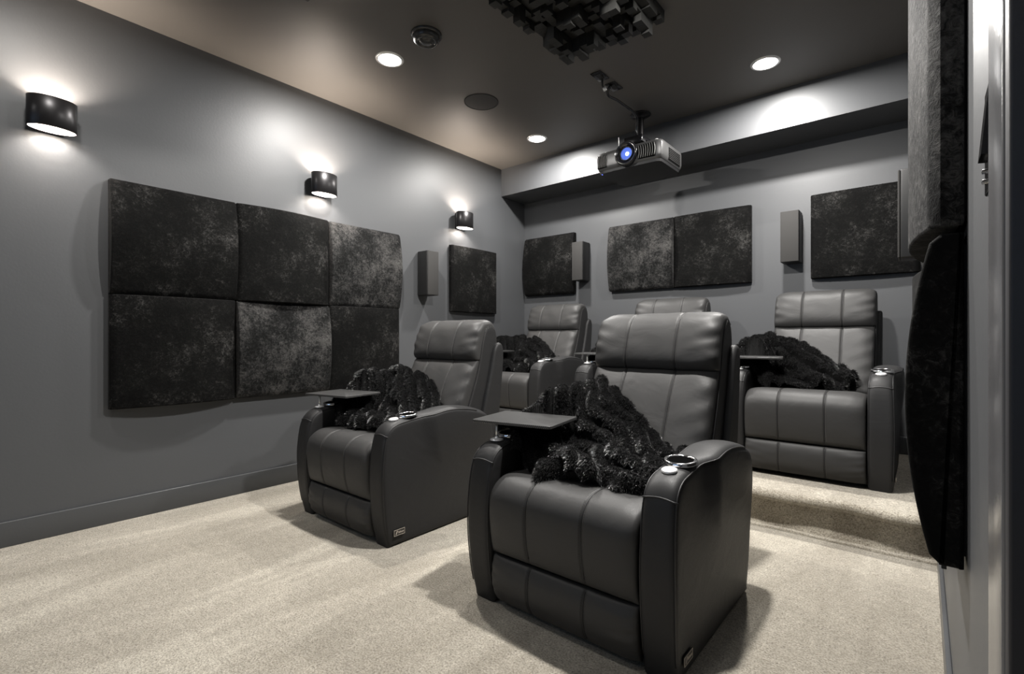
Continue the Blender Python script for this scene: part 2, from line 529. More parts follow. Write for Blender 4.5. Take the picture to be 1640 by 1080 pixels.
# ================================================================== ACOUSTIC PANELS
def panel_mesh(name, axis, w=0.628, h=0.6185, e=0.045, b=0.040, r=0.007, m=M_VELVET):
    """local: x along the wall, z up, thickness towards -y; axis 'z' bulges along z, axis 'x' along x"""
    L_ = h if axis == 'z' else w
    n = 40; rc = 0.012
    poly = [(0.0, L_-0.001)]
    for k in range(5): poly.append((-(e-rc)*k/5-0.002, L_))
    for k in range(n+1):
        t = k/n; zz = L_*(1-t); y = -(e+b*(1-(2*t-1)**2))
        d = min(t, 1-t)*L_
        if d < rc: y += rc-math.sqrt(max(0, rc*rc-(rc-d)**2))
        poly.append((y, zz))
    for k in range(5): poly.append((-(e-rc)*(5-k)/5-0.002, 0.0))
    poly += [(0.0, 0.001)]
    V, F = slab(poly, -0.5*(w if axis == 'z' else h), 0.5*(w if axis == 'z' else h), r, 3, caps=())
    # slab gives (x, y, z) with profile in (y, z)
    if axis == 'z': V = [(x, y, z-h/2) for x, y, z in V]
    else: V = [(z-w/2, y, x) for x, y, z in V]
    me = mesh(name, V, F, m, auto=38); fix_normals(me)
    for p in me.polygons:
        if len(p.vertices) > 4: p.use_smooth = False
    return me
PZL = panel_mesh('acoustic_panel', 'z', m=M_VELVET_PALE)
PXL = panel_mesh('acoustic_panel', 'x', m=M_VELVET_PALE)  # right wall panel, grazing brightness put into the velvet colour
PZ = panel_mesh('acoustic_panel', 'z'); PX = panel_mesh('acoustic_panel', 'x')
PXs = panel_mesh('acoustic_panel', 'x', e=0.042, b=0.014); PZs = panel_mesh('acoustic_panel', 'z', e=0.045, b=0.02)
def place_panel(me, loc, rz, label, group):
    # each panel: backing board plus padded velvet face
    t = empty('acoustic_panel', loc, rz); tag(t, label, 'acoustic panel', group)
    link('velvet_cover', me, t)
    MB().box((-0.29, -0.004, -0.29), (0.29, 0.004, 0.29)).obj('backing_board', M_BLACK, t)
    return t
GL = 'velvet wall panels on the left wall'
rl = math.pi/2   # on the left wall: local -y points to +x
cx_l = [0.647+0.3165, 0.647+0.95, 0.647+1.583]
zt, zb = 1.855-0.312, 0.612+0.312
labs = {(0, 0): 'upper panel at the near end of the six-panel velvet cluster, below the first sconce',
        (1, 0): 'upper middle panel of the six-panel velvet cluster on the left wall',
        (2, 0): 'light-catching upper panel at the far end of the six-panel velvet cluster',
        (0, 1): 'lower panel at the near end of the six-panel velvet cluster',
        (1, 1): 'lower middle panel of the six-panel velvet cluster, curved under a shadowed seam',
        (2, 1): 'lower panel at the far end of the six-panel velvet cluster, behind the left recliner'}
for i in range(3):
    for j in range(2):
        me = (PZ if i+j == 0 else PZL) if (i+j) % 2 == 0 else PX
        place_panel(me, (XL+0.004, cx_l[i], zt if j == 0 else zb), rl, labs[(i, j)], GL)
place_panel(PXs, (XL+0.004, 3.448, 1.55), rl, 'single black velvet panel on the left wall near the back corner', GL)
GB = 'velvet wall panels on the back wall'
place_panel(PZ, (-3.012, YB-0.004, 1.757), 0, 'single velvet panel on the back wall beside the left corner', GB)
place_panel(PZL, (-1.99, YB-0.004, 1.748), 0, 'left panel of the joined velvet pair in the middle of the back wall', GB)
place_panel(PXs, (-1.36, YB-0.004, 1.748), 0, 'right panel of the joined velvet pair in the middle of the back wall', GB)
place_panel(PXs, (-0.322, YB-0.004, 1.745), 0, 'velvet panel on the back wall above the right rear recliner', GB)
GR = 'velvet wall panels on the right wall'
rr = -math.pi/2
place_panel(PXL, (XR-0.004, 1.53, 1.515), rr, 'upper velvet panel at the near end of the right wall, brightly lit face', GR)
place_panel(PZ, (XR-0.004, 1.53, 0.884), rr, 'lower black velvet panel at the near end of the right wall with bowed edge', GR)
place_panel(PZ, (XR-0.004, 2.162, 1.515), rr, 'upper velvet panel on the right wall hidden behind the nearest one', GR)
place_panel(PX, (XR-0.004, 2.162, 0.893), rr, 'lower velvet panel on the right wall peeping out behind the bowed one', GR)
o = MB().box((-0.004, -0.004, -0.03), (0.004, 0.001, 0.0), 0.001).obj('hanging_tab', M_BLACK)
o.location = (XR-0.03, 1.30, 0.572); o.parent = None
tag(o, 'small black tab hanging below the lower right wall panel', 'tab')

# ================================================================== SPEAKERS
def spk():
    t = empty('surround_speaker', (0, 0, 0))
    V = MB().box((-0.062, -0.128, -0.19), (0.062, 0.0, 0.19), 0.006)
    V.obj('cabinet', M_SPK, t, auto=40)
    MB().box((-0.060, -0.137, -0.188), (0.060, -0.1285, 0.188), 0.003).obj('speaker_grille', M_SPKGRILLE, t, auto=40)
    MB().box((-0.02, 0.0, -0.06), (0.02, 0.006, 0.06)).obj('wall_bracket', M_BLACK, t)
    return t
SP = [((XL+0.007, 2.824, 1.555), rl, 'slim black speaker on the left wall between the panels'),
      ((-2.60, YB-0.007, 1.752), 0, 'slim black speaker on the back wall touching the corner panel'),
      ((-0.757, YB-0.007, 1.752), 0, 'slim black speaker on the back wall left of the rightmost panel'),
      ((XR-0.007, 2.74, 1.53), rr, 'slim black speaker on the right wall seen edge-on past the panels')]
sp0 = spk()
for i, (l_, rz, lb) in enumerate(SP):
    s_ = sp0 if i == 0 else copy_tree(sp0)
    s_.location = l_; s_.rotation_euler = (0, 0, rz)
    tag(s_, lb, 'speaker', 'slim surround speakers')

# ================================================================== SCONCES
def sconce():
    t = empty('wall_sconce', (0, 0, 0))
    seg = 48; V = []; F = []
    ax, ay = 0.094, 0.062
    def ring(a, b, z): return [(a*math.cos(2*math.pi*k/seg), -0.078+b*math.sin(2*math.pi*k/seg), z) for k in range(seg)]
    rs = [ring(ax, ay, -0.072), ring(ax, ay, 0.072), ring(ax-0.002, ay-0.002, 0.074), ring(ax-0.005, ay-0.005, 0.072)]
    for r_ in rs: V += r_
    V += ring(ax-0.005, ay-0.005, -0.072); V += ring(ax-0.002, ay-0.002, -0.074)
    for a, b in ((0, 1), (1, 2), (2, 3), (4, 5), (5, 0)):
        for k in range(seg):
            l = (k+1) % seg; F.append((a*seg+k, a*seg+l, b*seg+l, b*seg+k))
    link('shade', mesh('shade', V, F, M_SCONCE, True), t)
    m2 = MB(); a = ring(ax-0.0055, ay-0.0055, -0.071)+ring(ax-0.0055, ay-0.0055, 0.071)
    m2.add(a, [(k+seg, (k+1) % seg+seg, (k+1) % seg, k) for k in range(seg)])
    m2.obj('lining', M_SCONCEIN, t, smooth=True)
    MB().box((-0.052, -0.016, -0.075), (0.052, 0.0, 0.075), 0.003).obj('back_plate', M_SCONCE, t, auto=40)
    b = MB().lathe([(0.0001, -0.005), (0.022, -0.005), (0.024, 0.0), (0.022, 0.005), (0.0001, 0.005)], 24, (0, -0.078, 0))
    b.obj('bulb', M_BULB, t, smooth=True)
    MB().box((-0.088, -0.082, -0.003), (0.088, -0.074, 0.003)).obj('bulb_bracket', M_SCONCEIN, t)
    for sgn in (1, -1):
        lo = light('sconce_lamp', 'AREA', (0, -0.078, 0.012*sgn), SCONCE_UP if sgn > 0 else SCONCE_DOWN, (1.0, 0.86, 0.73) if sgn > 0 else (1.0, 0.93, 0.86), t, shape='DISK', size=0.07, spread=math.radians(160))
        if sgn > 0: lo.rotation_euler = (math.pi, 0, 0)
    return t
sc0 = sconce()
SL = ['nearest black up-and-down wall sconce at the left edge of the wall', 'middle black wall sconce above the six-panel cluster', 'farthest black wall sconce above the single left wall panel']
for i, y in enumerate(SCONCE_Y):
    s_ = sc0 if i == 0 else copy_tree(sc0)
    s_.location = (XL, y, 2.095); s_.rotation_euler = (0, 0, rl)
    tag(s_, SL[i], 'wall lamp', 'black sconces along the left wall')

# ================================================================== DOWNLIGHTS
def downlight():
    t = empty('recessed_downlight', (0, 0, 0))
    MB().lathe([(0.070, -0.001), (0.071, -0.006), (0.078, -0.006), (0.086, -0.003), (0.088, 0.0)], 40).obj('trim_ring', M_SILVER, t, smooth=True)
    MB().lathe([(0.0001, -0.008), (0.03, -0.0075), (0.062, -0.006), (0.070, -0.002)], 40).obj('lens', M_LED, t, smooth=True)
    light('downlight_lamp', 'AREA', (0, 0, -0.010), 10.0, (1.0, 0.97, 0.93), t, shape='DISK', size=0.11, spread=math.radians(177))
    return t
DL = ['lit ceiling downlight nearest the left wall sconces, beside the smoke alarm', 'lit ceiling downlight at the far left near the soffit', 'lit ceiling downlight at the right in front of the soffit',
      'lit ceiling downlight above the front right recliner, outside the frame', 'lit ceiling downlight left of the camera, outside the frame', 'lit ceiling downlight above the camera, outside the frame',
      'lit ceiling downlight at the front left by the assumed screen', 'lit ceiling downlight at the front right by the assumed screen']
d0 = downlight()
for i, (x, y) in enumerate(DOWN):
    d = d0 if i == 0 else copy_tree(d0)
    for ch in d.children:
        if ch.type == 'LIGHT':
            ch.data = ch.data.copy(); ch.data.energy = DOWN_W[i]
    d.location = (x, y, ZC-0.0005); tag(d, DL[i], 'ceiling light', 'recessed ceiling downlights')

# ================================================================== CEILING FITTINGS
t = empty('ceiling_speaker', (-2.515, 2.668, ZC)); tag(t, 'round dark speaker grille flush in the ceiling', 'speaker')
MB().lathe([(0.118, -0.001), (0.119, -0.006), (0.127, -0.005), (0.128, 0.0)], 56).obj('rim', M_GRILLE, t, smooth=True)
gm = MB().lathe([(0.0001, -0.005), (0.06, -0.0048), (0.118, -0.004)], 56)
gm.obj('grille', mat('perforated grille', (0.035, 0.035, 0.035), 0.7), t, smooth=True)
t = empty('smoke_alarm', (-2.20, 1.873, ZC)); tag(t, 'round black domed smoke alarm on the ceiling', 'smoke alarm')
MB().lathe([(0.088, 0.0), (0.088, -0.010), (0.080, -0.014), (0.074, -0.016)], 48).obj('base', M_SMOKE, t, smooth=True)
MB().lathe([(0.078, -0.015), (0.078, -0.020), (0.072, -0.038), (0.062, -0.046), (0.050, -0.046), (0.047, -0.040), (0.043, -0.040), (0.040, -0.047), (0.02, -0.052), (0.0001, -0.053)], 48).obj('cover', M_SMOKE, t, smooth=True)

def diffuser(name_label, x0, y0, nx, ny, cell, seed, fringe):
    t = empty('skyline_diffuser', (x0, y0, ZC)); tag(t, name_label, 'sound diffuser', 'skyline diffusers on the ceiling')
    MB().box((0, 0, -0.012), (nx*cell, ny*cell, -0.001)).obj('backing_plate', M_BLACK, t)
    rnd = random.Random(seed)
    me = MB().box((-cell*0.49, -cell*0.49, -1), (cell*0.49, cell*0.49, 0))
    bm_ = mesh('block', me.V, me.F, M_FOAM)
    n = 0
    for i in range(nx):
        for j in range(ny):
            if i in (0, nx-1) or j == ny-1:
                h = rnd.choice([0.03, 0.03, 0.05, 0.06, 0.08])
            else:
                h = rnd.choice([0.02, 0.035, 0.05, 0.07, 0.09, 0.11, 0.125])
            b = link('block', bm_, t); b.location = ((i+0.5)*cell, (j+0.5)*cell, -0.012); b.scale = (1, 1, h)
diffuser('black skyline diffuser of square blocks in front of the projector', -1.66, 1.625, 13, 20, 0.0462, 4, True)
diffuser('black skyline diffuser with one corner block showing at the top edge', -2.36, 0.64, 13, 13, 0.0462, 9, True)

# ================================================================== PROJECTOR AND ITS MOUNT
pj = empty('projector', (-1.65, 3.30, 2.245))
tag(pj, 'dark grey home theatre projector with glowing blue lens', 'projector')
def proj_body():
    hw, h, dpt = 0.26, 0.152, 0.42
    # outline in plan with slightly bowed front; vertical profile rounded at the bottom edges
    seg = []
    for k in range(17):
        x = -hw+0.03+(2*hw-0.06)*k/16
        seg.append((x, -0.012*(1-(x/hw)**2)))
    out = [(-hw, dpt-0.06), (-hw, 0.03), (-hw+0.008, 0.010)]+seg+[(hw-0.008, 0.010), (hw, 0.03), (hw, dpt-0.06), (hw-0.03, dpt-0.01), (hw-0.06, dpt), (-hw+0.06, dpt), (-hw+0.03, dpt-0.01)]
    out = np.array(out); c = np.array([0, dpt/2])
    rings = []
    for z, ins in ((0.0, 0.055), (0.004, 0.035), (0.014, 0.014), (0.028, 0.004), (0.045, 0), (0.12, 0), (0.138, 0.003), (0.148, 0.010), (0.152, 0.022)):
        q = []
        for p in out:
            d = p-c; q.append((c[0]+d[0]*(1-ins/hw), c[1]+d[1]*(1-ins/(dpt/2)*0.9), z))
        rings.append(q)
    V = sum(rings, []); n = len(out); F = []
    for i in range(len(rings)-1):
        for k in range(n):
            l = (k+1) % n; F.append((i*n+k, i*n+l, (i+1)*n+l, (i+1)*n+k))
    F.append(tuple(range(n))[::-1]); F.append(tuple((len(rings)-1)*n+k for k in range(n)))
    me = mesh('casing', V, F[:], M_PROJ, auto=35); fix_normals(me)
    link('casing', me, pj)
    q = [(p[0]*0.93, 0.2+(p[1]-0.2)*0.93) for p in out]
    V2 = [(x, y, -0.004) for x, y in q]+[(x*1.015, 0.2+(y-0.2)*1.015, 0.0135) for x, y in q]
    F2 = [(k, (k+1) % n, n+(k+1) % n, n+k) for k in range(n)]+[tuple(range(n))[::-1], tuple(n+k for k in range(n))]
    link('underside', mesh('underside', V2, F2, M_PROJSIDE, auto=35), pj)
proj_body()
# front exhaust vents: curved slats in recessed dark panels
for x0, x1 in ((-0.245, -0.165), (0.085, 0.215)):
    v = MB().box((x0, -0.0150 if x0 > 0 else -0.0105, 0.032), (x1, 0.004, 0.128), 0.004).obj('vent', M_VENT, pj, auto=40)
    n = 6 if x0 < 0 else 8
    for k in range(n):
        x = x0+0.006+(x1-x0-0.012)*k/(n-1); yb_ = -0.0145 if x0 > 0 else -0.0105
        sl = MB().tube([(x+0.006*math.sin(math.pi*q/6), yb_, 0.036+0.088*q/6) for q in range(7)], 0.0024, 6).obj('slat', M_SLAT, v, smooth=True)
v = MB().box((0.2585, 0.12, 0.03), (0.2615, 0.33, 0.115), 0.001).obj('side_vent', M_VENT, pj)
for k in range(6):
    MB().box((0.261, 0.125, 0.038+k*0.0125), (0.2635, 0.325, 0.0405+k*0.0125)).obj('slat', M_PROJ, v)
# lens barrel
ln = MB().lathe([(0.086, -0.018), (0.088, 0.012), (0.082, 0.022), (0.074, 0.024), (0.066, 0.016), (0.060, 0.004), (0.050, -0.002)], 48, (0, 0, 0.09), axis='Y').obj('lens_barrel', M_GLOSSBLACK, pj, smooth=True); ln.location = (0, -0.014, 0)
MB().lathe([(0.052, 0.002), (0.052, 0.010), (0.046, 0.012), (0.044, 0.006)], 40, (0, 0, 0.09), axis='Y').obj('lens_ring', M_GLOSSBLACK, ln, smooth=True)
MB().lathe([(0.046, 0.004), (0.036, 0.012), (0.02, 0.017), (0.0001, 0.019)], 40, (0, 0, 0.09), axis='Y').obj('lens_glass', M_BLUEGLASS, ln, smooth=True)
MB().lathe([(0.014, 0.017), (0.012, 0.0205), (0.006, 0.022), (0.0001, 0.0225)], 24, (0.012, 0, 0.083), axis='Y').obj('lens_hotspot', M_LENSGLOW, ln, smooth=True)
MB().tube([(-0.085, 0.03, 0.150), (-0.087, 0.03, 0.245)], 0.0013, 8).obj('antenna', M_SILVER, pj)
for x in (-0.2, 0.2):
    MB().lathe([(0.0001, 0.012), (0.012, 0.012), (0.013, 0.0), (0.013, -0.004)], 16, (x, 0.05, 0.154)).obj('foot', M_SILVER, pj, smooth=True)
MB().box((-0.226, 0.026, -0.0055), (-0.221, 0.031, 0.004)).obj('status_light', M_BLUELED, pj)
MB().box((0.168, 0.05, 0.150), (0.175, 0.056, 0.157)).obj('warning_light', M_REDLED, pj)

mt = empty('projector_mount', (-1.70, 3.62, ZC)); tag(mt, 'black ceiling pole mount carrying the projector', 'mount')
MB().lathe([(0.0001, -0.001), (0.075, -0.001), (0.080, -0.006), (0.072, -0.012), (0.034, -0.018), (0.030, -0.03)], 32).obj('ceiling_flange', M_SCONCE, mt, smooth=True)
MB().tube([(0, 0, -0.02), (0, 0, -0.262)], 0.027, 20).obj('pole', M_SCONCE, mt, auto=40)
MB().lathe([(0.028, -0.24), (0.036, -0.245), (0.036, -0.262), (0.03, -0.27), (0.0001, -0.27)], 24).obj('collar', M_GLOSSBLACK, mt, smooth=True)
MB().box((-0.01, -0.26, -0.316), (0.135, 0.07, -0.264), 0.006).obj('mount_plate', M_GLOSSBLACK, mt, auto=40)
MB().box((0.12, -0.20, -0.335), (0.26, -0.17, -0.322), 0.002).box((0.12, -0.20, -0.33), (0.135, -0.17, -0.29), 0.002).obj('bracket_arm', M_GLOSSBLACK, mt, auto=40)
MB().box((0.02, -0.20, -0.349), (0.11, 0.03, -0.316)).obj('adapter', M_BLACK, mt)
for x, y, n in ((-1.655, 2.907, 'black ceiling outlet plate with a pale loose plug, nearer the diffuser'), (-1.647, 3.089, 'black ceiling outlet plate where the projector cables enter')):
    t = empty('outlet_plate', (x, y, ZC)); tag(t, n, 'outlet', 'ceiling outlet plates')
    MB().box((-0.038, -0.062, -0.007), (0.038, 0.062, -0.0005), 0.002).obj('plate', M_GLOSSBLACK, t, auto=40)
    MB().box((-0.017, -0.034, -0.0095), (0.017, 0.034, -0.0068), 0.001).obj('socket', M_BLACK, t)
    if 'loose' in n:
        MB().tube([(0, 0.03, -0.008), (-0.005, 0.045, -0.05), (0.0, 0.055, -0.062)], 0.007, 8).obj('plug_lead', M_BLACK, t, smooth=True)
        MB().tube([(0.0, 0.055, -0.058), (0.008, 0.062, -0.078)], [0.011, 0.012], 12).obj('plug', M_SILVER, t, smooth=True)
cb = catmull([(-1.647, 3.05, 2.742), (-1.672, 3.05, 2.715), (-1.690, 3.09, 2.695), (-1.685, 3.20, 2.705), (-1.680, 3.32, 2.705), (-1.678, 3.44, 2.705), (-1.690, 3.54, 2.690), (-1.712, 3.575, 2.62), (-1.715, 3.575, 2.55), (-1.716, 3.55, 2.50)], 40)
o = MB().tube(cb, 0.010, 8).obj('cable_loom', M_GLOSSBLACK, smooth=True); tag(o, 'black sleeved cable bundle looping from ceiling outlet to projector pole', 'cable')

# ================================================================== LIGHT SWITCH beside the doorway
t = empty('light_switch', (XR, 0.765, 1.165)); tag(t, 'black light switch plate seen edge-on beside the door casing', 'switch')
MB().box((-0.006, -0.055, 0.002), (0, 0.045, 0.122), 0.002).obj('plate', M_GLOSSBLACK, t, auto=40)
MB().add([(-0.006, -0.012, 0.038), (-0.006, 0.028, 0.038), (-0.006, 0.028, 0.110), (-0.006, -0.012, 0.110), (-0.013, -0.012, 0.039), (-0.013, 0.028, 0.039), (-0.007, 0.028, 0.109), (-0.007, -0.012, 0.109)],
         [(0, 1, 5, 4), (4, 5, 6, 7), (3, 7, 6, 2), (0, 4, 7, 3), (1, 2, 6, 5), (0, 3, 2, 1)]).obj('paddle', M_GLOSSBLACK, t)
for z in (0.03, 0.018):
    MB().lathe([(0.0001, -0.0095), (0.003, -0.009), (0.003, -0.006)], 10, (0, 0.035, z), axis='X').obj('indicator', M_CHROME, t)

# ================================================================== RECLINERS
ARM = [(0.045, 0.0), (0.022, 0.10), (0.008, 0.22), (0.004, 0.34), (0.012, 0.44), (0.024, 0.505), (0.045, 0.550), (0.085, 0.578), (0.15, 0.590), (0.22, 0.598), (0.30, 0.609), (0.40, 0.621), (0.50, 0.617),
       (0.60, 0.600), (0.68, 0.574), (0.735, 0.537), (0.765, 0.48), (0.775, 0.40), (0.772, 0.25), (0.762, 0.10), (0.75, 0.0)]
def arm_poly():
    a = catmull(ARM, 90)
    b = np.stack([np.linspace(0.75, 0.045, 20)[1:-1], np.zeros(18)], 1)
    return np.vstack([a, b]), a
def sstep(a, b, x):
    t = min(1, max(0, (x-a)/(b-a))); return t*t*(3-2*t)
def recliner():
    t = empty('recliner', (0, 0, 0)); ST = []
    poly, edge = arm_poly()
    for sg in (1, -1):
        ins, outs = 0.297*sg, 0.402*sg
        def post(x, y, z):
            u = (abs(x)-0.297)/0.108
            # outer face swells behind the cup holder, crown of the top dips towards the rims
            d = 0.033*sstep(0.235, 0.32, y)*max(0, min(1, u))*sstep(0.22, 0.56, z) * (1-0.6*sstep(0.62, 0.80, y))
            d += 0.010*math.sin(math.pi*min(1, z/0.6))*max(0, min(1, u))
            zz = z
            if z > 0.45: zz = z+0.012*max(0, math.sin(math.pi*min(1, max(0, u))))*sstep(0.45, 0.56, z)
            return (x+sg*d, y, zz)
        V, F = slab(poly, min(ins, outs), max(ins, outs), 0.020, 4, 0.0, post)
        me = mesh('arm', V, F, M_LEATHER_SHADED, auto=60); fix_normals(me)
        arm = link('arm', me, t)
        # piping along both rims, from the front foot over the top
        for ins_x in (0.405-0.006, 0.297+0.006):
            e = edge[3:57]; ctr = np.array([0.38, 0.28]); ln = []
            for p in e:
                tgt = p; d = (p-ctr); d /= np.linalg.norm(d)
                q = post(sg*ins_x, p[0], p[1]); rim = 0.0052
                ln.append((q[0], q[1]-d[0]*rim, q[2]-d[1]*rim))
            MB().tube(ln, 0.0022, 6).obj('piping', M_PIPING, arm, smooth=True)
            ST.append([(sg*(abs(x_)-(0.008 if ins_x > 0.35 else -0.008)), y_-0.001, z_+0.0028) for x_, y_, z_ in ln])
        # cross seam between front panel and top panel
        k = min(range(len(edge)//2), key=lambda q: abs(edge[q][1]-0.532))
        ln = [post(sg*(0.299+0.104*i/10), edge[k][0]-0.0005-0.000*i, edge[k][1]) for i in range(11)]
        ln = [(x_, y_+(0.006 if i in (0, 10) else 0.001 if i in (1, 9) else 0), z_) for i, (x_, y_, z_) in enumerate(ln)]
        MB().tube(ln, 0.0028, 6).obj('cross_seam', M_PIPING, arm, smooth=True)
        # cup holder
        cy = 0.195
        cup = MB().lathe([(0.051, -0.006), (0.051, 0.003), (0.048, 0.006), (0.041, 0.005), (0.039, -0.002)], 40).obj('cup_holder', M_CHROME, arm, smooth=True)
        cup.location = (sg*0.352, cy, 0.6125); cup.rotation_euler = (math.radians(5), 0, 0)
        cl_ = MB().lathe([(0.040, 0.002), (0.037, 0.0008), (0.0001, 0.0005)], 40).obj('cup_hole_disc', M_DARKHOLE, arm, smooth=True)  # flat disc on the arm, black in place of a shaded hole
        cl_.location = cup.location; cl_.rotation_euler = cup.rotation_euler
        if sg > 0:
            bt = MB().lathe([(0.024, 0.0), (0.024, 0.005), (0.020, 0.0075), (0.0001, 0.0085)], 32).obj('control_button', M_SILVER, arm, smooth=True)
            bt.location = (0.350, 0.112, 0.5965); bt.rotation_euler = (math.radians(9), 0, 0)
            # maker's badge low on the outer side: pale bordered plate, small emblem, a line of tiny marks
            bd = MB().box((0.4085, 0.068, 0.052), (0.4125, 0.132, 0.080), 0.001).obj('badge', mat('badge ground', (0.05, 0.045, 0.04), 0.4, 0.3), arm)
            fr = MB()
            fr.box((0.412, 0.068, 0.0785), (0.4135, 0.132, 0.080)).box((0.412, 0.068, 0.052), (0.4135, 0.132, 0.0535)).box((0.412, 0.068, 0.052), (0.4135, 0.0695, 0.080)).box((0.412, 0.1305, 0.052), (0.4135, 0.132, 0.080))
            fr.add([(0.4135, 0.077, 0.058), (0.4135, 0.082, 0.058), (0.4135, 0.091, 0.075), (0.4135, 0.085, 0.075)], [(0, 1, 2, 3)])
            for q in range(8):
                y_ = 0.094+q*0.0042; hh = (0.009, 0.006, 0.009, 0.006, 0.006, 0.006, 0.006, 0.006)[q]
                fr.box((0.412, y_, 0.062), (0.4134, y_+0.0026, 0.062+hh))
            fr.obj('badge_marks', mat('badge silver', (0.55, 0.5, 0.44), 0.35, 0.4), arm)
        else:
            tr = MB().lathe([(0.026, 0.0), (0.026, 0.004), (0.018, 0.007), (0.008, 0.009), (0.007, 0.016)], 28).obj('tray_base', M_SILVER, arm, smooth=True)
            tr.location = (-0.352, 0.115, 0.596)
    # seat front pad that rolls over onto the seat
    V, F, ls = pad([(0.030, 0.205), (0.016, 0.30), (0.016, 0.39), (0.030, 0.435), (0.075, 0.462), (0.16, 0.463), (0.35, 0.445), (0.62, 0.40)], 0.292, 0.030, 0.05, (-0.112, 0.112), rows=60, pe=0.30, creases=0.0025, seed=1)
    me = mesh('seat', V, F, M_LEATHER, auto=60); fix_normals(me); o_ = link('seat', me, t); ST += ls
    for ln in pad.seams: MB().tube(ln, 0.0021, 6).obj('seam', M_PIPING, o_, smooth=True)
    V, F, ls = pad([(0.050, 0.025), (0.028, 0.09), (0.026, 0.15), (0.036, 0.200)], 0.291, 0.026, 0.05, (-0.112, 0.112), rows=26, pe=0.32, creases=0.0025, seed=2)
    me = mesh('footrest', V, F, M_LEATHER, auto=60); fix_normals(me); o_ = link('footrest', me, t); ST += ls
    for ln in pad.seams: MB().tube(ln, 0.0021, 6).obj('seam', M_PIPING, o_, smooth=True)
    # back: lumbar pad, headrest pad
    V, F, ls = pad([(0.575, 0.43), (0.640, 0.55), (0.695, 0.68), (0.745, 0.79), (0.790, 0.872)], 0.286, 0.046, 0.06, (-0.115, 0.115), rows=44, pe=0.30, creases=0.0040, seed=3, skew=0.1)
    me = mesh('backrest', V, F, M_LEATHER, auto=60); fix_normals(me); o_ = link('backrest', me, t); ST += ls
    for ln in pad.seams: MB().tube(ln, 0.0021, 6).obj('seam', M_PIPING, o_, smooth=True)
    V, F, ls = pad([(0.780, 0.862), (0.772, 0.90), (0.790, 0.97), (0.812, 1.035), (0.842, 1.068), (0.885, 1.078), (0.925, 1.058)], 0.290, 0.046, 0.06, (-0.115, 0.115), rows=48, pe=0.28, creases=0.0040, seed=4, skew=0.25)
    me = mesh('headrest', V, F, M_LEATHER, auto=60); fix_normals(me); o_ = link('headrest', me, t); ST += ls
    for ln in pad.seams: MB().tube(ln, 0.0021, 6).obj('seam', M_PIPING, o_, smooth=True)
    # frames of the back
    poly = closed_smooth([(0.60, 0.36), (0.70, 0.60), (0.775, 0.80), (0.80, 0.92), (0.835, 1.03), (0.87, 1.07), (0.92, 1.065), (0.948, 1.01), (0.945, 0.86), (0.90, 0.66), (0.83, 0.36), (0.72, 0.30)], 72)
    V, F = slab(poly, -0.290, 0.290, 0.014, 3, 0.0); me = mesh('back_frame', V, F, M_LEATHER_SHADED, auto=50); fix_normals(me); bf = link('back_frame', me, t)
    for sg in (-1, 1):
        fe = catmull([(0.632, 0.45), (0.70, 0.60), (0.765, 0.76), (0.800, 0.88), (0.818, 0.97), (0.845, 1.045), (0.88, 1.073)], 40)
        ln = [(sg*0.289, y_-0.004, z_) for y_, z_ in fe]
        MB().tube(ln, 0.0028, 6).obj('piping', M_PIPING, bf, smooth=True)
        ST.append([(sg*0.2915, y_+0.006, z_) for _, y_, z_ in ln])
    poly = closed_smooth([(0.74, 0.03), (0.75, 0.30), (0.80, 0.55), (0.865, 0.78), (0.90, 0.92), (0.935, 0.965), (0.975, 0.95), (0.985, 0.86), (0.95, 0.55), (0.92, 0.30), (0.90, 0.03)], 66)
    V, F = slab(poly, -0.315, 0.315, 0.016, 3, 0.0); me = mesh('back_shell', V, F, M_LEATHER_SHADED, auto=50); fix_normals(me); link('back_shell', me, t)
    # hidden lower frame
    MB().box((-0.295, 0.10, 0.012), (0.295, 0.76, 0.30)).obj('base_frame', M_BLACK, t)
    V, F = stitches(ST); me = mesh('stitching', V, F, M_STITCH); s_ = link('stitching', me, t); tag(s_, kind='stuff')
    # swivel tray on the left arm
    tr = empty('tray_table', (-0.352, 0.115, 0)); tr.parent = t
    MB().tube([(0, 0, 0.60), (0, 0, 0.662)], 0.0052, 14).obj('post', M_POST, tr, smooth=True)
    w, d, r = 0.345, 0.27, 0.012
    pl = []
    for cx_, cy_, a0 in ((w/2-r, d/2-r, 0), (-w/2+r, d/2-r, 90), (-w/2+r, -d/2+r, 180), (w/2-r, -d/2+r, 270)):
        for k in range(5):
            a = math.radians(a0+22.5*k); pl.append((cx_+r*math.cos(a), cy_+r*math.sin(a)))
    n = len(pl); V = []
    for z, s_ in ((0, 0.992), (0.0012, 1.0), (0.0098, 1.0), (0.011, 0.992)): V += [(x*s_, y*s_, z) for x, y in pl]
    F = [(i*n+k, i*n+(k+1) % n, (i+1)*n+(k+1) % n, (i+1)*n+k) for i in range(3) for k in range(n)]+[tuple(range(n))[::-1], tuple(3*n+k for k in range(n))]
    top = link('tray_top', mesh('tray_top', V, F, M_CARBON, auto=40), tr, (0.045, 0.125, 0.661)); top.rotation_euler = (0, 0, math.radians(11))
    return t

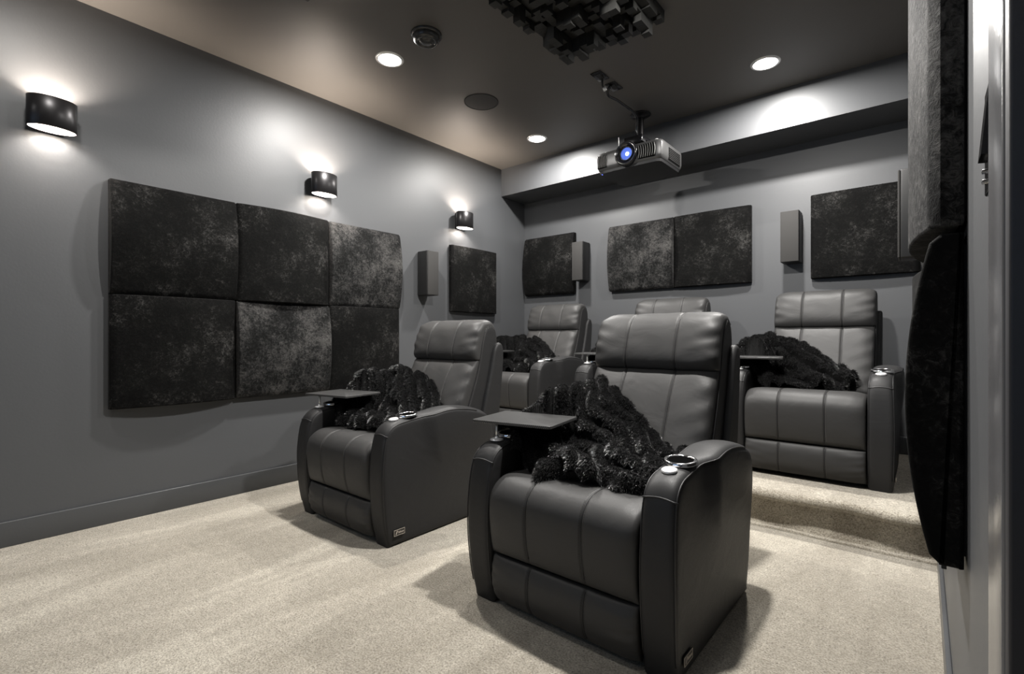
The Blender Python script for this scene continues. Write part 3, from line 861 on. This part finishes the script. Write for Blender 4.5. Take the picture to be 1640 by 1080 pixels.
CH = [(-0.937, 1.338, 0.0, -0.4, 'large charcoal leather recliner at the front right with a fur throw'),
      (-2.342, 1.375, 0.0, 0.0, 'charcoal leather recliner at the front left beside the wall panel cluster'),
      (-0.515, 3.100, STEP_Z, 0.0, 'charcoal leather recliner at the right end of the raised back row'),
      (-1.585, 3.100, STEP_Z, 0.0, 'charcoal leather recliner in the middle of the raised back row, mostly hidden'),
      (-2.720, 3.100, STEP_Z, 0.0, 'charcoal leather recliner at the left end of the raised back row')]
r0 = recliner(); REC = []
for i, (x, y, z, a, lb) in enumerate(CH):
    r_ = r0 if i == 0 else copy_tree(r0)
    r_.location = (x, y, z+0.001); r_.rotation_euler = (0, 0, math.radians(a))
    tag(r_, lb, 'armchair', 'charcoal leather recliners'); REC.append(r_)

# ================================================================== FUR THROWS
def throw(seed, nfib, var):
    rs = np.random.RandomState(seed)
    xa = [-0.50, -0.44, -0.38, -0.30, -0.20, -0.07, 0.06, 0.18, 0.285]
    if var == 0:
        Fz = [0.560, 0.640, 0.650, 0.630, 0.560, 0.555, 0.555, 0.545, 0.530]
        Bz = [0.610, 0.655, 0.695, 0.765, 0.800, 0.725, 0.625, 0.560, 0.530]
        yf = [0.34, 0.24, 0.22, 0.15, 0.10, 0.08, 0.13, 0.12, 0.20]
    elif var == 1:
        Fz = [0.560, 0.640, 0.655, 0.630, 0.550, 0.545, 0.535, 0.515, 0.505]
        Bz = [0.66, 0.715, 0.760, 0.790, 0.785, 0.730, 0.640, 0.560, 0.505]
        yf = [0.32, 0.25, 0.22, 0.18, 0.16, 0.16, 0.22, 0.34, 0.42]
    else:
        Fz = [0.60, 0.645, 0.655, 0.630, 0.555, 0.555, 0.555, 0.560, 0.530]
        Bz = [0.70, 0.750, 0.775, 0.785, 0.790, 0.775, 0.700, 0.61, 0.545]
        yf = [0.34, 0.28, 0.24, 0.18, 0.16, 0.15, 0.17, 0.22, 0.30]
    n, m = 150, 130
    x = np.linspace(-0.47, 0.20 if var == 1 else 0.285, n)[:, None]*np.ones((1, m)); v = np.linspace(0, 1, m)[None, :]*np.ones((n, 1))
    x = x+0.012*np.sin(v*17+seed)+0.008*np.sin(v*31+1)
    fz = np.interp(x, xa, Fz); bz = np.interp(x, xa, Bz); y0 = np.interp(x, xa, yf)+0.018*np.sin(x*38+seed)+0.01*np.sin(x*71)
    y1 = 0.575+(bz-0.45)*0.47-0.045
    y = y0+(y1-y0)*v
    lf = np.clip((-0.22-x)/0.12, 0, 1); w = np.clip((v-(0.34-0.30*lf))/(0.50-0.18*lf), 0, 1); w = w*w*(3-2*w)
    z = fz+(bz-fz)*w
    # long folds running from the high back corner to the front right
    ph = math.radians(-32 if var != 1 else -24)
    p = x*math.cos(ph)+y*math.sin(ph); q = -x*math.sin(ph)+y*math.cos(ph)
    fold = np.sin(q*2*math.pi/0.17+1.3*np.sin(p*6+seed)+seed)
    big = np.clip((x+0.30)/0.12, 0, 1)
    z = z+(0.036 if var == 1 else 0.026)*fold*big*(0.6+0.4*np.sin(p*11+2))
    # puffs of the ruched fur
    qq = q+0.012*np.sin(p*21+seed)
    qq = qq+0.015*np.sin(p*9+x*14)+0.008*np.sin(p*33+q*20)
    row = qq/0.066; ri = np.floor(row); fr = row-ri
    off = (np.sin(ri*12.9898+seed)*43758.5453) % 1.0
    cp = p/0.082+off+0.25*np.sin(q*22)+0.15*np.sin(p*19)
    bumpz = (np.abs(np.sin(math.pi*fr))**0.8)*(0.68+0.32*np.abs(np.sin(math.pi*cp))**0.8)*(0.8+0.2*np.sin(ri*2.3+p*8))
    # normals of the base surface
    def grid_normals(x, y, z):
        P_ = np.stack([x, y, z], -1); du = np.gradient(P_, axis=0); dv = np.gradient(P_, axis=1)
        nn = np.cross(du, dv); nn /= np.linalg.norm(nn, axis=-1, keepdims=True)+1e-12
        return P_, nn
    P_, nn = grid_normals(x, y, z)
    P_ = P_+nn*((bumpz-0.45)*(0.068 if var == 1 else 0.056))[..., None]
    # rims roll down and under
    s = np.linspace(0, 1, n)[:, None]; e = np.minimum(np.minimum(s, 1-s)*0.76, np.minimum(v*0.5, (1-v)*0.5))
    dr = np.clip(1-e/0.03, 0, 1)**2
    P_[..., 2] -= 0.055*dr*(v < 0.97)+0.03*dr*(v >= 0.97)
    # never sink below the seat or the arm
    fl = np.where(P_[..., 0] < -0.285, np.where(P_[..., 0] < -0.43, 0.54, 0.618), 0.478)
    P_[..., 2] = np.maximum(P_[..., 2], fl)
    # below the tray keep clear
    tx = P_[..., 0]+0.307; ty = P_[..., 1]-0.24; ca, sa = math.cos(0.192), math.sin(0.192)
    under = (np.abs(tx*ca+ty*sa) < 0.185) & (np.abs(ty*ca-tx*sa) < 0.147)
    P_[..., 2] = np.where(under, np.minimum(P_[..., 2], 0.640), P_[..., 2])
    P_, nn = grid_normals(P_[..., 0], P_[..., 1], P_[..., 2])
    me = bpy.data.meshes.new('fur_throw'); V = P_.reshape(-1, 3)
    idx = np.arange(n*m).reshape(n, m); Fq = np.stack([idx[:-1, :-1], idx[1:, :-1], idx[1:, 1:], idx[:-1, 1:]], -1).reshape(-1, 4)
    me.from_pydata(V.tolist(), [], Fq.tolist()); me.materials.append(M_FURBASE)
    me.polygons.foreach_set('use_smooth', [True]*len(me.polygons)); me.update()
    # fibres
    i = rs.uniform(0, n-1.001, nfib); j = rs.uniform(0, m-1.001, nfib); ii = i.astype(int); jj = j.astype(int); fi = (i-ii)[:, None]; fj = (j-jj)[:, None]
    base = (P_[ii, jj]*(1-fi)+P_[ii+1, jj]*fi)*(1-fj)+(P_[ii, jj+1]*(1-fi)+P_[ii+1, jj+1]*fi)*fj
    nb = nn[ii, jj]; nb = nb*np.sign(nb[:, 2:3]+1e-6)
    flow = np.stack([0.35+0.25*np.cos(base[:, 0]*9+seed), -0.75+0.2*np.sin(base[:, 0]*11), -0.30*np.ones(nfib)], -1)
    d1 = nb+flow*0.45+rs.normal(0, 0.16, (nfib, 3)); d1 /= np.linalg.norm(d1, axis=1, keepdims=True)
    d2 = d1*0.6+flow*0.8+rs.normal(0, 0.10, (nfib, 3))+np.array([0, 0, -0.25]); d2 /= np.linalg.norm(d2, axis=1, keepdims=True)
    ln = rs.uniform(0.005, 0.010, (nfib, 1))
    side = np.cross(d1, rs.normal(0, 1, (nfib, 3))); side /= np.linalg.norm(side, axis=1, keepdims=True)+1e-9; wd = 0.00055*(1.0 if var == 0 else 1.5)
    a = base-side*wd; b = base+side*wd; c = base+d1*ln-side*wd*0.8; d = base+d1*ln+side*wd*0.8; tp = base+d1*ln+d2*ln
    VV = np.stack([a, b, d, c, tp], 1).reshape(-1, 3); k = np.arange(nfib)[:, None]*5
    quads = k+np.array([[0, 1, 2, 3]]); tris = k+np.array([[3, 2, 4]])
    mf = bpy.data.meshes.new('fur_pile'); mf.vertices.add(len(VV)); mf.vertices.foreach_set('co', VV.ravel().astype(np.float32))
    loops = np.concatenate([quads.ravel(), tris.ravel()]); mf.loops.add(len(loops)); mf.loops.foreach_set('vertex_index', loops.astype(np.int32))
    mf.polygons.add(2*nfib); st = np.concatenate([np.arange(nfib)*4, nfib*4+np.arange(nfib)*3]); tot = np.concatenate([np.full(nfib, 4), np.full(nfib, 3)])
    mf.polygons.foreach_set('loop_start', st.astype(np.int32)); mf.polygons.foreach_set('loop_total', tot.astype(np.int32))
    mf.materials.append(M_FUR); mf.update(calc_edges=True); mf.validate()
    o = link('fur_throw', me); f = link('fur_pile', mf, o); tag(f, kind='stuff')
    return o
TH = [(0, 3, 150000, 0, 'rumpled black fur throw heaped on the front right recliner under its tray'),
      (1, 7, 80000, 2, 'black fur throw bunched on the front left recliner below the panel cluster'),
      (2, 12, 60000, 1, 'black fur throw heaped on the right rear recliner behind its tray'),
      (4, 21, 45000, 2, 'small-looking black fur throw on the left rear recliner seen past the front left one'),
      (3, 31, 25000, 1, 'black fur throw on the middle rear recliner, almost hidden')]
for ri, seed, nf, var, lb in TH:
    o = throw(seed, nf, var); c_ = CH[ri]
    o.location = (c_[0], c_[1], c_[2]+0.001); o.rotation_euler = (0, 0, math.radians(c_[3]))
    tag(o, lb, 'throw', 'black fur throws on the recliners')
